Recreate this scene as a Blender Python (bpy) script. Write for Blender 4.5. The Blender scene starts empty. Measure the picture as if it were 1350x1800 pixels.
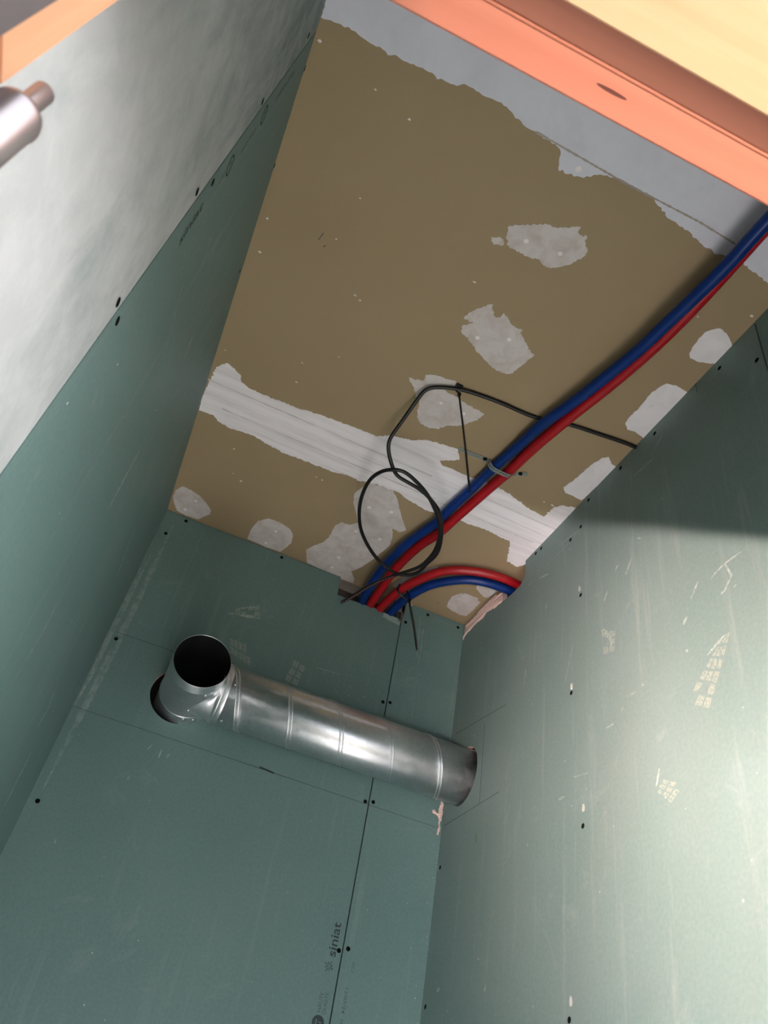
import bpy, bmesh, math, random
from mathutils import Vector, Matrix
from mathutils.geometry import tessellate_polygon

scene = bpy.context.scene
COL = scene.collection

# ------------------------------------------------------------------ camera
CAM = [[0.909781, -0.372028, -0.184104, 0.150109], [-0.382718, -0.580093, -0.71904, -1.723119], [0.160706, 0.724628, -0.67014, 1.477149]]
LENS = 27.214

cam_data = bpy.data.cameras.new('camera')
cam_data.sensor_fit = 'VERTICAL'
cam_data.sensor_height = 36.0
cam_data.lens = LENS
cam_data.clip_start = 0.02
cam_data.dof.use_dof = True
cam_data.dof.focus_distance = 1.6
cam_data.dof.aperture_fstop = 28.0
cam = bpy.data.objects.new('camera', cam_data)
COL.objects.link(cam)
cam.matrix_world = Matrix([CAM[0], CAM[1], CAM[2], [0, 0, 0, 1]])
scene.camera = cam

# ------------------------------------------------------------------ light
world = bpy.data.worlds.new('daylight')
scene.world = world
world.use_nodes = True
world.node_tree.nodes['Background'].inputs[0].default_value = (0.80, 0.88, 1.0, 1)
world.node_tree.nodes['Background'].inputs[1].default_value = 1.3

def area(name, loc, target, sx, sy, power, colour, spread=180):
    l = bpy.data.lights.new(name, 'AREA')
    l.shape = 'RECTANGLE'; l.size = sx; l.size_y = sy
    l.energy = power; l.color = colour; l.spread = math.radians(spread)
    o = bpy.data.objects.new(name, l); COL.objects.link(o)
    o.location = loc
    o.rotation_euler = (Vector(target) - Vector(loc)).to_track_quat('-Z', 'Y').to_euler()
    return o

# sun coming in over the photographer's shoulder, falling on the floor of this room and the one outside
sun = bpy.data.lights.new('sun', 'SUN'); sun.energy = 30.0; sun.angle = math.radians(0.6); sun.color = (1.0, .965, .94)
sun_o = bpy.data.objects.new('sun', sun); COL.objects.link(sun_o)
sun_o.rotation_euler = Vector((.25, 1.0, -1.35)).to_track_quat('-Z', 'Y').to_euler()
# sunlight thrown back by the floor of the room outside: long, low, to the left of the doorway
sheen = area('sunlit_floor_cool', (-1.20, -3.85, -.037), (0.9, -0.9, 1.9), 1.35, 0.05, 45, (0.82, 0.91, 1.0))
sheen.rotation_euler = Matrix(((1, 0, 0), (0, -.6, -.8), (0, .8, -.6))).to_euler()
for bx0, by0, bz0, bp in ((-1.80, -1.02, 1.95, 1.9), (-1.53, -1.02, 1.95, 1.9), (-1.26, -1.00, 1.95, 1.9), (-1.12, -.45, 2.08, 1.0), (-.85, -.40, 2.12, .6)):
    area('sunbeam_off_floor', (bx0, -3.85, -.037), (0.9, by0, bz0), 0.20, 0.05, bp * .70, (1.0, .72, .64), 17)
# added fill lamp to the right of the doorway; no window is built there
area('side_fill', (2.5, -3.1, 1.3), (0.0, -1.3, 1.9), 1.4, 1.2, 42, (1.0, 0.97, 0.95))

scene.view_settings.view_transform = 'Standard'
scene.view_settings.look = 'None'
scene.view_settings.exposure = 1.1
scene.view_settings.gamma = 1.0
scene.view_settings.use_curve_mapping = False

# ------------------------------------------------------------------ measures (metres)
W = 0.9        # room width
H = 2.79       # ceiling height
YF = -1.61     # room side of the door wall
BT = 0.0125    # plasterboard thickness
ZF = -.173     # finished floor
PATCHES = {'screw patch A': [[0.413,-1.1188],[0.4268,-1.1296],[0.4528,-1.1439],[0.4745,-1.1552],[0.4831,-1.1529],[0.5037,-1.1636],[0.524,-1.176],[0.5245,-1.165],[0.5306,-1.1622],[0.5428,-1.165],[0.5462,-1.1554],[0.553,-1.1482],[0.5597,-1.1426],[0.5596,-1.1316],[0.5517,-1.1164],[0.5422,-1.1034],[0.5273,-1.0891],[0.513,-1.0831],[0.5015,-1.0849],[0.4944,-1.0892],[0.4788,-1.0857],[0.4588,-1.0845],[0.4404,-1.0858],[0.428,-1.0871],[0.4188,-1.1007]],'blob': [[0.3959,-1.0872],[0.4031,-1.09],[0.409,-1.095],[0.4177,-1.094],[0.4219,-1.0876],[0.4208,-1.0817],[0.4127,-1.0806],[0.4063,-1.0763]],'screw patch B': [[0.4351,-0.8982],[0.4431,-0.9074],[0.4518,-0.9149],[0.4358,-0.9153],[0.4294,-0.9155],[0.4338,-0.9343],[0.4459,-0.9499],[0.4549,-0.962],[0.4628,-0.9691],[0.4717,-0.9569],[0.4782,-0.9478],[0.4902,-0.9489],[0.492,-0.9626],[0.5018,-0.9589],[0.5138,-0.9491],[0.5335,-0.9451],[0.5436,-0.9496],[0.5405,-0.9397],[0.5556,-0.9292],[0.5693,-0.9195],[0.5802,-0.9121],[0.5928,-0.9074],[0.5864,-0.8878],[0.581,-0.8686],[0.5765,-0.8475],[0.5644,-0.8394],[0.5486,-0.8378],[0.5265,-0.8417],[0.5088,-0.85],[0.4914,-0.8581],[0.4766,-0.8676],[0.4547,-0.8787],[0.4387,-0.885]],'screw patch C': [[0.3907,-0.7309],[0.4059,-0.7316],[0.4239,-0.7399],[0.4222,-0.7568],[0.4432,-0.7649],[0.4664,-0.7683],[0.4864,-0.7719],[0.4895,-0.7596],[0.473,-0.7421],[0.4826,-0.7354],[0.4981,-0.7361],[0.5161,-0.7321],[0.5375,-0.7279],[0.5607,-0.7267],[0.579,-0.7225],[0.5735,-0.7085],[0.568,-0.6943],[0.5564,-0.6787],[0.5439,-0.6646],[0.5231,-0.6535],[0.5116,-0.6364],[0.4902,-0.6259],[0.4698,-0.6273],[0.4541,-0.6401],[0.4459,-0.6615],[0.442,-0.6805],[0.4253,-0.696],[0.4127,-0.7133]],'corner patch': [[0.0111,-0.039],[0.0042,-0.0607],[0.006,-0.0918],[0.0199,-0.1147],[0.0412,-0.1139],[0.067,-0.1047],[0.0893,-0.0887],[0.1082,-0.0656],[0.1104,-0.0492],[0.0857,-0.0078],[0.0536,-0.0036],[0.0248,-0.0105]],'edge patch': [[0.2274,-0.0064],[0.2262,-0.0557],[0.234,-0.0973],[0.2568,-0.1228],[0.2923,-0.1233],[0.3206,-0.1126],[0.334,-0.0935],[0.3402,-0.0598],[0.3255,-0.0062],[0.2895,-0.0019]],'big patch': [[0.4049,-0.0026],[0.3856,-0.0568],[0.3954,-0.0818],[0.4141,-0.1096],[0.4222,-0.1425],[0.4197,-0.1952],[0.4304,-0.2183],[0.4512,-0.22],[0.4687,-0.2402],[0.4492,-0.275],[0.4297,-0.305],[0.4204,-0.337],[0.4268,-0.3599],[0.4395,-0.3932],[0.4971,-0.4016],[0.5192,-0.379],[0.5423,-0.343],[0.5711,-0.303],[0.5863,-0.283],[0.5756,-0.2671],[0.5542,-0.2688],[0.5689,-0.2346],[0.5739,-0.1999],[0.5661,-0.163],[0.5587,-0.1238],[0.5434,-0.0725],[0.526,-0.0397],[0.5467,-0.011],[0.5506,0.0081],[0.5138,0.0085]],'right patch A': [[0.8455,-1.0533],[0.8404,-1.0709],[0.8389,-1.0861],[0.8386,-1.1037],[0.845,-1.1151],[0.856,-1.125],[0.8722,-1.1224],[0.8873,-1.1151],[0.9022,-1.1047],[0.9043,-1.0823],[0.9019,-1.0594],[0.8874,-1.0528],[0.8706,-1.0467],[0.8525,-1.0469]],'right patch B': [[0.8437,-0.8532],[0.8419,-0.8718],[0.8444,-0.8974],[0.8429,-0.9201],[0.8414,-0.9424],[0.8461,-0.9609],[0.8526,-0.9768],[0.8708,-0.9819],[0.9001,-0.9786],[0.9024,-0.9142],[0.9,-0.8373],[0.8765,-0.8427],[0.8591,-0.8398]],'right patch C': [[0.8386,-0.6237],[0.8413,-0.6403],[0.8482,-0.6681],[0.8494,-0.6975],[0.8532,-0.7223],[0.8611,-0.7464],[0.8705,-0.7549],[0.886,-0.7424],[0.9022,-0.7385],[0.9004,-0.6736],[0.8968,-0.6098],[0.868,-0.6118],[0.8518,-0.6108]],'notch patch A': [[0.8188,-0.048],[0.8126,-0.0726],[0.811,-0.1024],[0.8233,-0.125],[0.8372,-0.1338],[0.8557,-0.1337],[0.8756,-0.1336],[0.8801,-0.1226],[0.8886,-0.1215],[0.8887,-0.0757],[0.886,-0.0391],[0.8693,-0.0346],[0.8364,-0.0409]],'notch patch B': [[0.8443,-0.1853],[0.8605,-0.1987],[0.8837,-0.2036],[0.906,-0.201],[0.9019,-0.1799],[0.8958,-0.1525],[0.8844,-0.1492],[0.8696,-0.1573],[0.8494,-0.1707]],'pipe patch': [[0.6633,-0.1154],[0.6924,-0.1649],[0.7196,-0.1979],[0.7279,-0.1447],[0.7043,-0.0826],[0.6814,-0.0352],[0.6504,-0.0453]],'tape': [[0.0063,-0.5092],[0.009,-0.5427],[0.018,-0.5548],[0.0292,-0.5663],[0.0483,-0.5598],[0.0656,-0.5468],[0.0717,-0.5314],[0.0901,-0.523],[0.127,-0.5222],[0.164,-0.5251],[0.2018,-0.5245],[0.2557,-0.5333],[0.2926,-0.5357],[0.339,-0.5398],[0.397,-0.5407],[0.4191,-0.5579],[0.441,-0.5651],[0.4743,-0.5741],[0.495,-0.5875],[0.5181,-0.5944],[0.5498,-0.5995],[0.5745,-0.6032],[0.5926,-0.5752],[0.5546,-0.5478],[0.5651,-0.5394],[0.6,-0.5401],[0.636,-0.5379],[0.6725,-0.543],[0.7122,-0.5443],[0.7516,-0.5367],[0.8157,-0.5181],[0.8534,-0.5151],[0.8549,-0.5563],[0.8679,-0.5715],[0.8987,-0.5819],[0.9043,-0.4543],[0.9084,-0.3342],[0.8936,-0.313],[0.8602,-0.3212],[0.838,-0.3768],[0.8294,-0.392],[0.8159,-0.3909],[0.7576,-0.3964],[0.7046,-0.3921],[0.6856,-0.393],[0.6447,-0.3857],[0.5989,-0.3791],[0.5507,-0.3885],[0.5099,-0.4004],[0.454,-0.3977],[0.4142,-0.3843],[0.3827,-0.3874],[0.35,-0.3784],[0.3194,-0.3785],[0.2599,-0.3761],[0.2203,-0.3736],[0.178,-0.3809],[0.1368,-0.3888],[0.1082,-0.3861],[0.0799,-0.3824],[0.0497,-0.3885],[0.0372,-0.4015],[0.0018,-0.3975],[-0.0013,-0.4363]],'band': [[0.0001,-1.2786],[0.032,-1.2836],[0.0608,-1.2821],[0.108,-1.2788],[0.1647,-1.2823],[0.2184,-1.2813],[0.2435,-1.2908],[0.2804,-1.2894],[0.3031,-1.2922],[0.3336,-1.2816],[0.3546,-1.2775],[0.3731,-1.2779],[0.421,-1.272],[0.4391,-1.2411],[0.4807,-1.2495],[0.5019,-1.2666],[0.5441,-1.2722],[0.5965,-1.2733],[0.6357,-1.2571],[0.6734,-1.2529],[0.7155,-1.2437],[0.7545,-1.2392],[0.7882,-1.2499],[0.8231,-1.2428],[0.8658,-1.2358],[0.8857,-1.2541],[0.905,-1.56],[-0.005,-1.56]]}
CREASE = [[0.3731,-1.2779],[0.5441,-1.2722],[0.692,-1.2728],[0.7689,-1.2682]]
DOTS = [[0.4541,-1.11],[0.5194,-1.1172],[0.4734,-0.8891],[0.5301,-0.9157],[0.4826,-0.7042],[0.5382,-0.7027],[0.4715,-0.3103],[0.5269,-0.3256],[0.5419,-0.2117],[0.4756,-0.2057],[0.0635,-0.0793],[0.044,-0.029],[0.2878,-0.0838],[0.2783,-0.0207],[0.4747,-0.0764],[0.4732,-0.0251],[0.8632,-0.9132],[0.8731,-0.6864],[0.4656,-1.2576]]
FLECKS = [[0.3178,-0.3392],[0.3339,-0.3375],[0.1773,-0.6512],[0.1822,-0.5949],[0.2421,-0.7049],[0.1271,-0.2367],[0.1081,-0.3205],[0.0168,-0.5979],[0.1521,-0.2203],[0.222,-0.8585],[0.016,-0.9293],[0.022,-0.8572],[0.1143,-1.2214],[0.1823,-1.2042],[0.1454,-0.9519],[0.2195,-0.8586],[0.2327,-0.8529],[0.4112,-0.9944],[0.1571,-1.0449],[0.0098,-1.2476],[0.8064,-1.1263],[0.8867,-1.1723],[1.0192,-1.041],[0.8269,-0.5585],[0.452,-0.4202],[0.8487,-0.5592]]
BACK_NOTCH = [[0.5096,2.7948],[0.5122,2.7273],[0.545,2.7259],[0.6253,2.7293],[0.6539,2.7259],[0.696,2.7262],[0.7085,2.712]]
BACK_JOINT = 0.7085378477607808
LEFT_JOINT = -1.258251668719961
RIGHT_HOLE = [[-0.2391,2.7553],[-0.2374,2.728],[-0.2783,2.7211],[-0.3253,2.7213],[-0.3457,2.7331],[-0.3505,2.7522],[-0.3484,2.7802]]
TORN = [[-0.005,2.7303],[-0.0207,2.7411],[-0.0414,2.7431],[-0.0824,2.7448],[-0.1238,2.738],[-0.1455,2.7462],[-0.1912,2.7308],[-0.2374,2.728],[-0.2327,2.7575],[-0.1953,2.7715],[-0.1471,2.7749],[-0.1109,2.7768],[-0.0571,2.7713],[-0.0121,2.7756]]
LUMP_POLY = [[0.8899,2.2585],[0.8977,2.257],[0.8979,2.2373],[0.8977,2.2217],[0.8944,2.2053],[0.8963,2.1906],[0.893,2.1746],[0.8885,2.177],[0.8923,2.197],[0.8874,2.2186],[0.8752,2.2226],[0.8701,2.2288],[0.875,2.2322],[0.8854,2.2257],[0.8882,2.2461]]
SC_BACK = [[0.023,2.3796],[0.0191,1.9873],[0.0577,2.7752],[0.0232,2.7133],[0.3337,2.7769],[0.722,2.7216],[0.7843,2.7738],[0.8817,2.7709],[0.698,2.4607],[0.7174,2.4662],[0.6991,2.1975],[0.7188,2.2022],[0.7005,1.88],[0.72,1.888],[0.7003,2.7193]]
SC_RIGHT = [[-0.5603,2.3008],[-0.5968,2.52],[-0.5952,2.0274],[-0.5534,1.7476],[-1.0677,2.7646],[-1.149,2.6912],[-0.8737,2.7681],[-0.7557,2.7697],[-0.6332,2.7728],[-0.6001,2.7144],[-0.5579,2.7056],[-0.3999,2.7763],[-0.4259,2.7747],[-0.0181,2.0985],[-0.0197,1.8203]]
DROPS = [[-0.5613,2.3131],[-0.5927,2.5379],[-0.5975,2.0562],[-0.558,1.7694]]
SC_LEFT = [[-1.27,2.0074],[-1.2432,2.0154],[-1.0312,2.7859],[-0.8227,2.7559],[-1.2757,2.7107],[-1.2711,2.2135],[-1.2484,2.2818],[-1.2011,2.7879],[-1.2706,2.4652]]
PEN_BACK = [[[0.0005,2.1945],[0.894,2.1923]],[[0.0175,2.3967],[0.1582,2.399]]]
PEN_BACK2 = [[0.4342,2.1966],[0.4699,2.1932]]
PEN_RIGHT = [[[-0.0117,2.1962],[-0.2818,2.1912]],[[-0.0271,2.4303],[-0.2909,2.397]],[[-0.1871,2.3918],[-0.1937,2.1942]],[[-0.1888,2.1289],[-0.1896,2.1091]],[[-1.0027,2.791],[-1.0044,2.7601]]]
SM_LEFT = [[[[-0.4377,2.3838],[-0.4206,2.348],[-0.3561,2.3188]],0.01],[[[-0.4347,2.0417],[-0.3936,2.0139],[-0.4117,1.9702]],0.009],[[[-0.8165,2.0123],[-0.8044,1.9329],[-0.8181,1.8487]],0.008],[[[-0.3234,1.9664],[-0.3235,1.9041],[-0.3235,1.8557]],0.016],[[[-0.3751,2.0978],[-0.3678,2.095]],0.004],[[[-0.9077,2.4297],[-0.8754,2.4083]],0.008],[[[-1.1408,2.2584],[-1.0282,2.2512],[-0.994,2.2507]],0.004],[[[-0.8037,2.6652],[-0.767,2.5234]],0.006],[[[-0.8284,2.2414],[-0.8197,2.131]],0.01],[[[-0.4311,2.7096],[-0.4262,2.587]],0.004]]
SM_BACK = [[[[0.0014,2.5433],[0.0043,2.4302],[-0.0059,2.2871]],0.006],[[[0.0009,2.689],[0.0085,2.4198]],0.003],[[[0.0308,2.7485],[0.0317,2.4792],[0.0249,2.1929],[0.0186,2.0066]],0.016],[[[0.0121,2.6441],[0.0093,2.4695],[0.0062,2.2699],[0.0045,2.1654]],0.01],[[[0.1916,2.171],[0.1839,2.1535]],0.003],[[[0.2135,2.1636],[0.2136,2.1439]],0.003],[[[0.2317,2.1598],[0.2306,2.1496]],0.004],[[[0.0826,1.9309],[0.083,1.9208]],0.003],[[[0.0129,2.2999],[0.001,2.1944]],0.002],[[[0.1685,2.0909],[0.1685,2.0792]],0.003],[[[0.9135,2.7308],[0.9045,2.561],[0.9025,2.4261]],0.003],[[[0.7747,2.7517],[0.7792,2.6573],[0.7785,2.6018]],0.004],[[[0.5012,2.49],[0.5764,2.4938]],0.002],[[[0.7639,2.7644],[0.7714,2.6148]],0.005],[[[0.2755,2.5559],[0.3297,2.5694]],0.008],[[[0.2631,2.5698],[0.3198,2.6041]],0.005]]
SM_RIGHT = [[[[-0.5943,2.7063],[-0.4544,2.6964]],0.003],[[[-0.4621,2.6682],[-0.4212,2.6818]],0.006],[[[-0.3856,2.696],[-0.3717,2.691]],0.006],[[[-0.4587,2.5824],[-0.4554,2.5674]],0.005],[[[-0.6908,2.4727],[-0.6775,2.4513]],0.008],[[[-0.7706,2.4983],[-0.7494,2.4716]],0.006],[[[-0.7282,2.5125],[-0.7177,2.5042]],0.006],[[[-1.0347,2.3283],[-0.9985,2.3292],[-0.9702,2.324],[-0.9661,2.3206]],0.005],[[[-0.9985,2.3292],[-1.0073,2.2992],[-0.9894,2.2815],[-0.979,2.2793]],0.006],[[[-0.9364,2.334],[-0.9144,2.3109]],0.006],[[[-0.9005,2.2831],[-0.8903,2.2741]],0.008],[[[-0.6715,2.3902],[-0.698,2.348],[-0.6923,2.3311]],0.009],[[[-0.8902,2.2251],[-0.8929,2.2192]],0.005],[[[-0.9749,2.2062],[-0.933,2.1913]],0.005],[[[-0.7788,2.2161],[-0.7761,2.2134]],0.005],[[[-0.6919,2.178],[-0.6699,2.1786]],0.005],[[[-0.7232,2.1959],[-0.7145,2.1939]],0.003],[[[-0.5373,2.0976],[-0.5175,2.0984]],0.005],[[[-0.6132,2.116],[-0.5664,2.1241]],0.003],[[[-0.4135,2.3481],[-0.4079,2.3399]],0.004],[[[-0.3748,2.4532],[-0.3716,2.4083]],0.003],[[[-0.5682,2.4122],[-0.5355,2.3299]],0.002],[[[-0.0805,1.8467],[-0.0676,1.8429]],0.01],[[[-0.2787,1.8274],[-0.2744,1.8184]],0.005],[[[-0.9596,1.8808],[-0.9615,1.8779]],0.005],[[[-0.9379,1.8385],[-0.9348,1.8358]],0.004],[[[-0.5367,2.1666],[-0.5418,2.1636]],0.004],[[[-0.4102,2.0463],[-0.4126,2.0429]],0.004],[[[-0.7329,2.2117],[-0.7579,2.2105]],0.003],[[[-0.8026,2.0559],[-0.7925,2.0309]],0.006],[[[-1.0078,2.2755],[-1.0145,2.2769]],0.003],[[[-0.8567,2.7172],[-0.8961,2.7405]],0.004],[[[-0.7949,2.7078],[-0.8641,2.7017]],0.004],[[[-0.7922,2.5366],[-0.8055,2.5253]],0.004],[[[-0.5141,2.7181],[-0.5507,2.718],[-0.6022,2.7057]],0.002]]
PR_BACK = [[[0.4453,2.488],[0.4423,2.4711],[0.4561,2.4679],[0.46,2.4843]],[[0.4645,2.4834],[0.4618,2.4668],[0.4752,2.4635],[0.4782,2.4792]],[[0.443,2.4661],[0.4385,2.4471],[0.4535,2.4445],[0.4556,2.4612]],[[0.4614,2.462],[0.4574,2.4455],[0.4712,2.4407],[0.4743,2.4575]],[[0.4376,2.4425],[0.4361,2.4253],[0.4489,2.4231],[0.452,2.4397]],[[0.4565,2.4391],[0.4533,2.4239],[0.4685,2.4219],[0.471,2.4376]],[[0.2738,2.4835],[0.2793,2.4671],[0.2879,2.4645],[0.2823,2.4839]],[[0.285,2.4848],[0.2906,2.4651],[0.3002,2.4632],[0.2942,2.4841]],[[0.2966,2.4835],[0.3027,2.4632],[0.3116,2.4627],[0.3061,2.4818]],[[0.3089,2.4833],[0.3151,2.4606],[0.3245,2.4589],[0.3171,2.4825]],[[0.2801,2.4627],[0.2854,2.446],[0.2946,2.4433],[0.2905,2.4603]],[[0.2921,2.4608],[0.2974,2.4426],[0.3072,2.4399],[0.3017,2.4591]],[[0.305,2.4576],[0.3106,2.4383],[0.3198,2.436],[0.314,2.4564]],[[0.316,2.4563],[0.3229,2.4359],[0.3321,2.4329],[0.3265,2.4533]],[[0.3281,2.4537],[0.3341,2.4332],[0.3436,2.4298],[0.3379,2.4527]],[[0.2643,2.5719],[0.2635,2.5625],[0.2746,2.5675],[0.2748,2.5791]],[[0.2929,2.5897],[0.294,2.5789],[0.3052,2.5845],[0.3038,2.5976]],[[0.307,2.5983],[0.3088,2.5852],[0.3208,2.5924],[0.3179,2.6062]],[[0.2499,2.5536],[0.2476,2.5451],[0.2605,2.5502],[0.2612,2.5588]],[[0.2642,2.5603],[0.2647,2.5515],[0.2763,2.5562],[0.2765,2.5662]],[[0.2797,2.5679],[0.2803,2.557],[0.2923,2.5617],[0.291,2.5731]],[[0.3103,2.5821],[0.313,2.5694],[0.3257,2.5748],[0.3233,2.5878]]]
PR_RIGHT = [[[-0.9704,2.2063],[-0.9585,2.1976],[-0.9638,2.196],[-0.9752,2.2061]],[[-0.9767,2.2062],[-0.966,2.1955],[-0.971,2.194],[-0.9806,2.2055]],[[-0.9824,2.2061],[-0.9714,2.1924],[-0.977,2.1908],[-0.9852,2.2042]],[[-0.9559,2.1949],[-0.9429,2.1859],[-0.9481,2.1813],[-0.96,2.1921]],[[-0.9615,2.1917],[-0.9512,2.1806],[-0.9569,2.1775],[-0.967,2.1894]],[[-0.9689,2.1889],[-0.9597,2.1776],[-0.9667,2.1744],[-0.975,2.1878]],[[-0.9398,2.1831],[-0.9269,2.1737],[-0.9333,2.1684],[-0.9462,2.1788]],[[-0.9488,2.1786],[-0.9367,2.167],[-0.9442,2.1615],[-0.9541,2.1737]],[[-0.9567,2.1731],[-0.9482,2.1614],[-0.9554,2.1564],[-0.964,2.1691]],[[-0.9223,2.1704],[-0.9108,2.1612],[-0.92,2.1545],[-0.9312,2.1648]],[[-0.9333,2.1634],[-0.9224,2.1531],[-0.9327,2.1469],[-0.9416,2.1588]],[[-0.9451,2.1578],[-0.9344,2.1448],[-0.9438,2.1382],[-0.954,2.1528]],[[-0.9053,2.1581],[-0.8948,2.1491],[-0.9036,2.1414],[-0.9166,2.1509]],[[-0.9325,2.1426],[-0.9227,2.1306],[-0.9341,2.122],[-0.9423,2.1348]],[[-0.906,2.136],[-0.8935,2.1243],[-0.9075,2.1164],[-0.9177,2.1277]],[[-0.9204,2.1249],[-0.91,2.1139],[-0.9224,2.106],[-0.9314,2.1189]],[[-0.8093,2.0362],[-0.8042,2.0322],[-0.8155,2.0257],[-0.8218,2.0295]],[[-0.826,2.0276],[-0.8199,2.0236],[-0.8315,2.0168],[-0.8385,2.021]],[[-0.8027,2.0311],[-0.7982,2.0272],[-0.8089,2.0199],[-0.8144,2.0243]],[[-0.8183,2.0221],[-0.8122,2.0178],[-0.8213,2.0109],[-0.8298,2.015]],[[-0.8332,2.0135],[-0.824,2.0086],[-0.8331,2.002],[-0.8431,2.0069]],[[-0.7976,2.0253],[-0.793,2.0213],[-0.8014,2.0146],[-0.807,2.0181]],[[-0.81,2.0168],[-0.804,2.0113],[-0.8116,2.0046],[-0.819,2.0093]],[[-0.8223,2.0075],[-0.8154,2.0026],[-0.8221,1.9957],[-0.8315,2.0007]],[[-0.6651,2.391],[-0.6675,2.3737],[-0.6845,2.3645],[-0.6848,2.3797]],[[-0.6917,2.3746],[-0.6891,2.3626],[-0.7086,2.3518],[-0.7103,2.3634]],[[-0.6915,2.357],[-0.6897,2.3448],[-0.7046,2.337],[-0.7086,2.3479]],[[-0.6685,2.349],[-0.6699,2.3326],[-0.6844,2.3282],[-0.686,2.341]],[[-0.6895,2.3404],[-0.6889,2.3273],[-0.703,2.3227],[-0.7062,2.3337]]]
RIVETS_TEE = [[0.2536,-0.1577,2.2408],[0.2345,-0.08,2.2329],[0.2326,-0.031,2.2325],[0.2543,-0.0232,2.2413]]
RIVETS_PIPE = [[0.3078,-0.1547,2.2893],[0.3086,-0.0959,2.2267]]
PIPES = {'blue_main': [[0.5897,0.02,2.732],[0.5859,-0.0063,2.738],[0.5794,-0.1016,2.744],[0.5848,-0.1675,2.754],[0.5973,-0.2475,2.762],[0.6145,-0.3153,2.766],[0.6325,-0.3754,2.769],[0.6398,-0.4353,2.771],[0.6544,-0.5259,2.774],[0.6642,-0.6021,2.775],[0.6753,-0.6723,2.773],[0.687,-0.7762,2.764],[0.7093,-0.8765,2.756],[0.7288,-0.9803,2.749],[0.7382,-1.0472,2.743],[0.7433,-1.1175,2.737],[0.7518,-1.2432,2.727],[0.752,-1.3242,2.723],[0.7556,-1.4003,2.721]],'red_main': [[0.6153,0.02,2.7352],[0.6109,-0.0111,2.738],[0.6112,-0.0739,2.742],[0.6124,-0.1384,2.752],[0.6191,-0.1989,2.76],[0.6325,-0.2762,2.764],[0.6525,-0.3363,2.767],[0.6647,-0.4043,2.77],[0.6693,-0.429,2.772],[0.6901,-0.5548,2.774],[0.6997,-0.6072,2.775],[0.7065,-0.7035,2.767],[0.7262,-0.8264,2.764],[0.7449,-0.9143,2.764],[0.7608,-1.0182,2.76],[0.7687,-1.1078,2.756],[0.7712,-1.2151,2.752],[0.7714,-1.3123,2.75],[0.772,-1.3899,2.748]],'red_low': [[0.6394,0.03,2.7318],[0.6411,-0.0052,2.735],[0.6516,-0.0602,2.745],[0.6687,-0.1119,2.755],[0.6906,-0.1509,2.762],[0.7184,-0.1955,2.768],[0.7523,-0.2293,2.77],[0.7914,-0.251,2.77],[0.8325,-0.2668,2.77],[0.8799,-0.2733,2.77],[0.9213,-0.2715,2.77],[0.9507,-0.2665,2.77]],'blue_low': [[0.669,0.03,2.7246],[0.6742,0.0006,2.735],[0.6846,-0.0563,2.745],[0.7019,-0.1076,2.753],[0.7289,-0.1565,2.759],[0.7686,-0.1986,2.762],[0.8054,-0.2254,2.763],[0.8475,-0.2401,2.763],[0.8862,-0.2444,2.763],[0.9221,-0.2441,2.762],[0.951,-0.237,2.762]]}
CABLE = [[0.9324,-0.811,2.784],[0.9105,-0.8112,2.784],[0.8754,-0.81,2.785],[0.8092,-0.8023,2.785],[0.7445,-0.7934,2.785],[0.6724,-0.7744,2.785],[0.5912,-0.7717,2.785],[0.5262,-0.7663,2.784],[0.4969,-0.7606,2.783],[0.4676,-0.7498,2.782],[0.4483,-0.7404,2.78],[0.4369,-0.7313,2.777],[0.4315,-0.7157,2.772],[0.4222,-0.6604,2.75],[0.4131,-0.6181,2.725],[0.4137,-0.6019,2.715],[0.4251,-0.583,2.705],[0.4433,-0.5632,2.695],[0.4626,-0.5464,2.691],[0.4912,-0.5412,2.69],[0.5272,-0.5342,2.69],[0.5621,-0.5168,2.69],[0.5947,-0.491,2.69],[0.6185,-0.452,2.69],[0.6399,-0.4049,2.69],[0.6535,-0.3547,2.69],[0.6496,-0.3094,2.69],[0.6448,-0.263,2.69],[0.6273,-0.2372,2.69],[0.6022,-0.2262,2.69],[0.5681,-0.2353,2.69],[0.5196,-0.2652,2.69],[0.4683,-0.3202,2.69],[0.4387,-0.3745,2.69],[0.4188,-0.4393,2.687],[0.413,-0.5049,2.684],[0.4245,-0.5495,2.68],[0.4444,-0.5711,2.678],[0.467,-0.578,2.678],[0.4967,-0.568,2.678],[0.5365,-0.5451,2.678],[0.5723,-0.5116,2.678],[0.6007,-0.4782,2.678],[0.6223,-0.4371,2.678],[0.6357,-0.3948,2.678],[0.6399,-0.3564,2.678],[0.6351,-0.3048,2.678],[0.616,-0.2665,2.678],[0.5921,-0.218,2.683],[0.569,-0.1499,2.695],[0.5455,-0.0602,2.702],[0.5289,-0.012,2.7001]]
TIE1 = [[0.4957,-0.7624,2.786],[0.5012,-0.7575,2.77],[0.5448,-0.7756,2.4876]]
TIE2 = [[0.6526,-0.1053,2.756],[0.6488,-0.1064,2.734],[0.6654,-0.1033,2.724],[0.6886,-0.098,2.722],[0.7281,-0.1122,2.5711]]
STRAP = [[0.5758,-0.6057,2.789],[0.6132,-0.6074,2.789],[0.6413,-0.6088,2.789],[0.6492,-0.6089,2.787],[0.6546,-0.612,2.772],[0.6617,-0.6167,2.7595],[0.6812,-0.6157,2.759],[0.6973,-0.6157,2.7595],[0.7106,-0.6066,2.772],[0.7192,-0.6003,2.788],[0.7328,-0.6104,2.789],[0.7459,-0.6179,2.789]]
STRAP_SCREWS = [[0.6408,-0.61,2.7875],[0.7321,-0.6117,2.7875]]
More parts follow.
